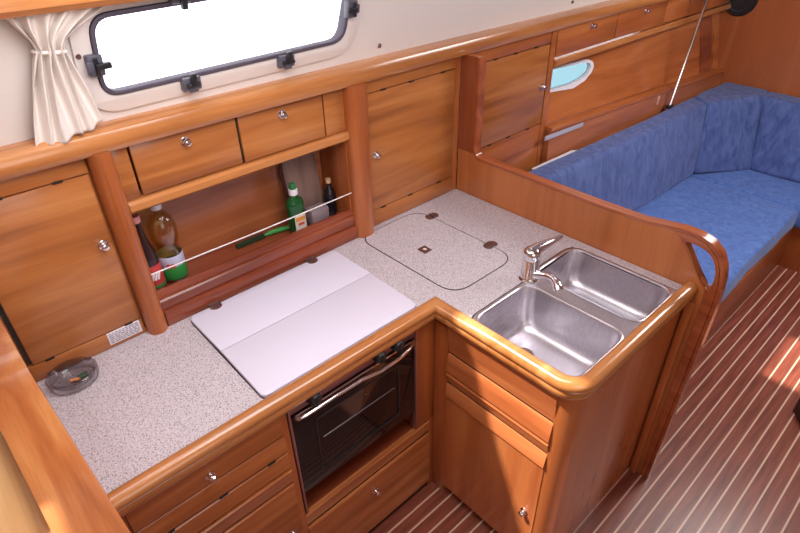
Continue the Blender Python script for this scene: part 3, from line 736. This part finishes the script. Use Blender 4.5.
for dz in (0,):
    pts = []
    for k in range(25):
        a = 2*PI*k/24; pts.append((-.662+.030*math.cos(a), 0.404+.020*math.sin(a), 1.690-.004*math.cos(a)))
    tube(b, pts, [.004]*25, 8, cap=False)
obj('tie_band', b, 'curtain', t)
q = nb(); p0 = LEAN @ Vector((-.605, 0, 1.665)); lathe(q, [(0, 0), (.008, 0), (.008, .004), (.005, .012), (0, .012)], p0, 16, rot_to((0, -1, -.1)))
obj('tie_button', q, 'bronze', t)

# ================================================================== foreground left partition
t = thing('end_partition', 'wide wooden partition with a fat rounded top rail in the left foreground', 'partition', (-.99, -.2, 0))
SHX = Matrix(((1, -.04, 0, 0), (0, 1, 0, 0), (0, 0, 1, 0), (0, 0, 0, 1)))
prof = [(HY-.02, 0), (HY-.02, 1.449), (.370, 1.449), (.372, 1.15), (.355, 1.06), (.31, 1.015), (.24, 1.0), (-1.35, 1.0), (-1.35, 0)]
b = nb(); prism(b, prof, 'x', -1.02, -.950, mat4=SHX); obj('panel', b, 'redz', t)
tr = [(.370, 1.449), (.371, 1.20), (.366, 1.10), (.348, 1.045), (.310, 1.012), (.25, 1.0), (.0, 1.0), (-.5, 1.0), (-1.35, 1.0)]
tt = nb()
P = [Vector(p) for p in tr]; rings = []
for i in range(len(P)):
    d = (P[min(i+1, len(P)-1)]-P[max(i-1, 0)]).normalized(); nr = Vector((-d.y, d.x))*-1
    rg = []
    for q, o_ in ((-.045, -.03), (-.047, -.012), (-.043, .003), (-.030, .014), (-.010, .018), (.014, .018), (.030, .012), (.040, .0), (.042, -.012), (.040, -.03)):
        c = P[i]+nr*o_*-1; rg.append(tt.verts.new((-.990+q*1.14-.04*c.x, c.x, c.y)))
    rings.append(rg)
for i in range(len(P)-1):
    for k in range(10): tt.faces.new((rings[i][k], rings[i][(k+1) % 10], rings[i+1][(k+1) % 10], rings[i+1][k]))
tt.faces.new(rings[0][::-1]); tt.faces.new(rings[-1])
bmesh.ops.recalc_face_normals(tt, faces=tt.faces[:])
obj('top_rail', tt, 'raily', t)
t = thing('chart_table', 'pale figured wood table top left of the foreground partition', 'table', (-1.4, -.4, 0))
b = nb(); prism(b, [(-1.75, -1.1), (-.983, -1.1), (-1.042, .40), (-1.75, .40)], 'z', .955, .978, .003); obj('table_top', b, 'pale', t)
b = nb(); box(b, -1.73, -1.08, -1.0, .38, 0, .955); obj('table_cabinet', b, 'redz', t)

# ================================================================== saloon
def tx(x): return -(x-1.2)*.030     # the hull narrows forward
t = thing('saloon_locker', 'tall narrow locker with a honey-wood door just beyond the divider panel', 'cabinet', (1.0, HY, .8))
b = nb(); box(b, .712, 1.285, HY+.012, .455+.012, .70, 1.449); box(b, 1.27, 1.285, HY+.012, .68, .70, 1.449); obj('cabinet_body', b, 'redz', t)
b = nb(); box(b, 1.247, 1.285, HY-.004, HY+.012, .70, 1.449, .001); obj('stile', b, 'saloonx', t)
obj('upper_strip', box(nb(), .712, 1.243, HY-.003, HY+.012, 1.396, 1.449, .001), 'saloonx', t)
obj('lower_strip', box(nb(), .712, 1.243, HY-.003, HY+.012, .70, 1.036, .001), 'saloonx', t)
d = obj('door', door_panel(nb(), .716, 1.240, 1.040, 1.392), 'door', t); knob(d, (1.213, HY-.004, 1.215), (0, -1, 0))
slots(t, (.87, 1.0, 1.14), 1.038); slots(t, (.87, 1.0, 1.14), 1.394)
obj('door_gap', box(nb(), 1.2415, 1.2455, HY-.001, HY+.004, .80, 1.449), 'dark', t)

t = thing('saloon_drop_locker', 'row of low red-wood lift-up lockers under the rail above the settee', 'cabinet', (2.2, HY, 1.3))
b = nb(); box(b, 1.285, 3.2, HY+.012, .64, 1.300, 1.312); box(b, 1.285, 3.2, HY+.012, .64, 1.44, 1.449); obj('cabinet_body', b, 'redx', t)
xs = [(1.292, 1.790), (1.796, 2.30), (2.306, 2.82), (2.826, 3.19)]
for i, (x0, x1) in enumerate(xs):
    d = obj('door', door_panel(nb(), x0, x1, 1.325, 1.447), 'saloonx', t)
    knob(d, (x0+.27, HY-.004, 1.420), (0, -1, 0), s=1.1)
b = nb(); sweep(b, [(1.285, HY), (3.2, HY)], [(-.01, 1.288), (.012, 1.286), (.018, 1.294), (.018, 1.310), (.010, 1.318), (-.01, 1.318)]); obj('batten', b, 'rail', t)

# leaning hull lining with the small port
K2 = -.26
L2 = Matrix(((1, 0, 0, 0), (-.030, 1, -K2, .455+K2*.93+.036), (0, 0, 1, 0), (0, 0, 0, 1)))
PO = rpoly([(1.31, 1.150), (1.56, 1.133), (1.655, 1.146), (1.715, 1.168), (1.742, 1.194), (1.733, 1.214), (1.69, 1.229), (1.31, 1.243)][::-1], .010, 4)
def shrink(lp, k):
    cx = sum(p[0] for p in lp)/len(lp); cz = sum(p[1] for p in lp)/len(lp)
    out = []
    for x, z in lp:
        d = Vector((x-cx, z-cz)); l = d.length; out.append((cx+d.x*(l+k)/l, cz+d.y*(l+k)/l))
    return out
struct('wall_saloon', prism(nb(), [(1.286, 1.008), (3.2, .926), (3.2, 1.30), (1.286, 1.30)], 'y', 0, .015, holes=[PO], mat4=L2), 'saloonx')
w2 = struct('window_2', prism(nb(), shrink(PO, .012), 'y', -.010, .012, 0, holes=[shrink(PO, -.014)], mat4=L2), 'paper')
b = nb(); prism(b, shrink(PO, -.008), 'y', .006, .010, mat4=L2); obj('pane', b, 'blueglass', w2)
struct('trim_3', prism(nb(), [(2.93, .94), (3.08, .94), (3.08, 1.30), (2.93, 1.30)], 'y', -.006, -.001, mat4=L2), 'redlip')
struct('trim_4', prism(nb(), [(3.10, .94), (3.14, .94), (3.14, 1.30), (3.10, 1.30)], 'y', -.012, -.001, mat4=L2), 'saloonx')

# ledge behind the backrest
def strip_x(bm, x0, x1, prof):   # prof (y,z) following the hull taper
    lo = []
    for x in (x0, x1):
        lo.append([(x, y+tx(x), z-(x-1.286)*.043) for y, z in prof])
    loft(bm, lo, True, True); return bm
t = thing('saloon_ledge', 'long stepped wooden ledge running behind the blue backrest', 'ledge', (2.2, .42, .8))
b = nb(); strip_x(b, 1.286, 3.19, [(.452, .70), (.400, .70), (.414, .980), (.420, .995), (.452, .997)]); bmesh.ops.recalc_face_normals(b, faces=b.faces[:]); obj('ledge_face', b, 'redx', t)
b = nb(); strip_x(b, 1.286, 3.19, [(.413, .990), (.402, .995), (.402, 1.008), (.414, 1.013), (.452, 1.012), (.452, .992)]); bmesh.ops.recalc_face_normals(b, faces=b.faces[:]); obj('ledge_trim', b, 'saloonx', t)
b = nb(); prism(b, [(1.235, .966), (1.56, .952), (1.56, .972), (1.235, .986)], 'y', .394, .402, .001); o = obj('vent_strip', b, 'alu'); recentre(o, (1.40, .40, .95)); tag(o, 'slim bright metal strip on the ledge face beyond the saloon locker', 'strip')
b = nb(); prism(b, [(1.13, .335), (1.17, .30), (1.50, .355), (1.47, .385), (1.15, .395)], 'z', .850, .854); o = obj('folded_paper', b, 'paper'); recentre(o, (1.3, .35, .842)); tag(o, 'white folded paper lying on top of the blue backrest by the divider', 'paper')

# settee
def cushion(name, pts8, label, sub=3, mat='blue', bev=.035, crown=.012):
    """pts8: bottom 4 then top 4 corners"""
    t_ = nb(); vs = [t_.verts.new(p) for p in pts8]
    h_ = len(vs)//2
    t_.faces.new(vs[:h_][::-1]); t_.faces.new(vs[h_:])
    for k in range(h_): t_.faces.new([vs[k], vs[(k+1) % h_], vs[h_+(k+1) % h_], vs[h_+k]])
    bmesh.ops.recalc_face_normals(t_, faces=t_.faces[:])
    bmesh.ops.bevel(t_, geom=t_.edges[:], offset=bev, segments=4, profile=.6, affect='EDGES')
    bmesh.ops.subdivide_edges(t_, edges=[e for e in t_.edges if e.calc_length() > .12], cuts=10, use_grid_fill=True)
    cen = sum((v.co for v in t_.verts), Vector())/len(t_.verts)
    from mathutils import noise
    t_.normal_update()
    for v in t_.verts:
        v.co += v.normal*(noise.noise(v.co*4)*crown)
    o = obj(name, t_, mat); c = Vector(pts8[0]); 
    return tag(recentre(o, (cen.x, cen.y, min(v[2] for v in pts8))), label, 'cushion', 'settee seat cushions' if name == 'seat_cushion' else 'settee backrest cushions')
ZS = .42
t = thing('settee_base', 'low red-wood plinth base of the L-shaped blue settee', 'settee', (2.0, 0, 0))
b = nb(); box(b, .712, 2.66, -.455, -.435, 0, .285, .004); obj('front_board', b, 'saloonx', t)
b = nb(); box(b, 2.66, 2.68, -1.6, -.435, 0, .285, .004); obj('side_board', b, 'redz', t)
b = nb(); box(b, .712, 3.19, -.435, .38, .265, .283); box(b, 2.68, 3.19, -1.6, -.435, .265, .283); obj('seat_board', b, 'redx', t)
obj('inner_frame', box(nb(), .712, .74, -.43, .38, 0, .265), 'redx', t)
A0, A1 = -.46, .37
cushion('seat_cushion', [(.714, A0, .287), (2.60, A0, .287), (2.60, A1-.04, .287), (.714, A1, .287), (.714, A0, ZS), (2.60, A0, ZS), (2.60, A1-.04, ZS), (.714, A1, ZS)], 'long blue seat cushion along the hull side beside the divider', mat='blue_lit')
cushion('seat_cushion', [(2.605, -1.6, .287), (3.15, -1.6, .287), (3.185, .30, .287), (2.605, .32, .287), (2.605, -1.6, ZS), (3.15, -1.6, ZS), (3.185, .30, ZS), (2.605, .32, ZS)], 'blue seat cushion turning along the bulkhead at the far corner', mat='blue_lit')
def yb(x, d): return d+tx(x)
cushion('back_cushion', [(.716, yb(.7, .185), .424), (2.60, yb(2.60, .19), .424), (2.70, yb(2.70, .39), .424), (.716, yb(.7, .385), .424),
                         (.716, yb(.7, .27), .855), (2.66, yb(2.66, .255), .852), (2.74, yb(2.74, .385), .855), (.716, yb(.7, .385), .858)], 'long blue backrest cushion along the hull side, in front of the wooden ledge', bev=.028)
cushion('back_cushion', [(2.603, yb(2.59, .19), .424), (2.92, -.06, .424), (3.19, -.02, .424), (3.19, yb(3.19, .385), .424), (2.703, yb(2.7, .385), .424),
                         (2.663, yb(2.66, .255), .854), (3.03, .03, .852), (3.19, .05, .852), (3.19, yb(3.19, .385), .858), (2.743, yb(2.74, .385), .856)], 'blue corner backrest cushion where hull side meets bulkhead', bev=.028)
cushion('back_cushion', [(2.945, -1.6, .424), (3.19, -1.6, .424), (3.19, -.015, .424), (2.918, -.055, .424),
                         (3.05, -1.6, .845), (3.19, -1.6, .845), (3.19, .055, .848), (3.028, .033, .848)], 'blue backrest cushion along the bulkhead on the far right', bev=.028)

# chrome strut, loudspeaker, table foot
b = nb(); tube(b, [(2.415, .335, .872), (2.425, .335, .912), (2.553, .335, 1.423), (2.585, .335, 1.55)], .008, 10); 
t = thing('support_strut', 'thin slanting chrome strut rising from the backrest past the red-wood lockers', 'strut', (2.415, .335, .857))
obj('rod', b, 'chrome', t)
b = nb(); box(b, 2.39, 2.44, .322, .348, .857, .876, .003); obj('strut_foot', b, 'black', t)
t = thing('loudspeaker', 'round black loudspeaker on the far wooden bulkhead', 'loudspeaker', (3.2, .375, 1.350))
R3 = rot_to((-1, 0, 0))
b = nb(); lathe(b, [(0, 0), (.098, 0), (.098, .010), (.090, .018), (.078, .018), (.074, .010), (0, .010)], t.location, 40, R3); obj('speaker_ring', b, 'black', t)
b = nb(); lathe(b, [(.074, .012), (.035, .004), (.028, .005), (.022, .014), (0, .018)], t.location, 32, R3); obj('speaker_cone', b, plain('speaker_cone', (.03, .03, .034, 1), .35), t)
t = thing('saloon_table', 'dark wooden table foot at the right edge on the striped floor', 'table', (1.75, -1.35, 0))
b = nb(); prism(b, [(1.385, -.965), (1.46, -.905), (2.2, -1.5), (2.05, -1.62)], 'z', 0.0, .10, .006); obj('table_foot', b, plain('dark_foot', srgb(60, 34, 26), .5), t)
b = nb(); prism(b, [(1.62, -1.18), (1.75, -1.10), (2.0, -1.30), (1.90, -1.42)], 'z', .10, .68); obj('table_leg', b, 'redz', t)
b = nb(); box(b, 1.5, 2.4, -1.75, -1.20, .68, .71, .01); obj('table_top', b, 'redx', t)
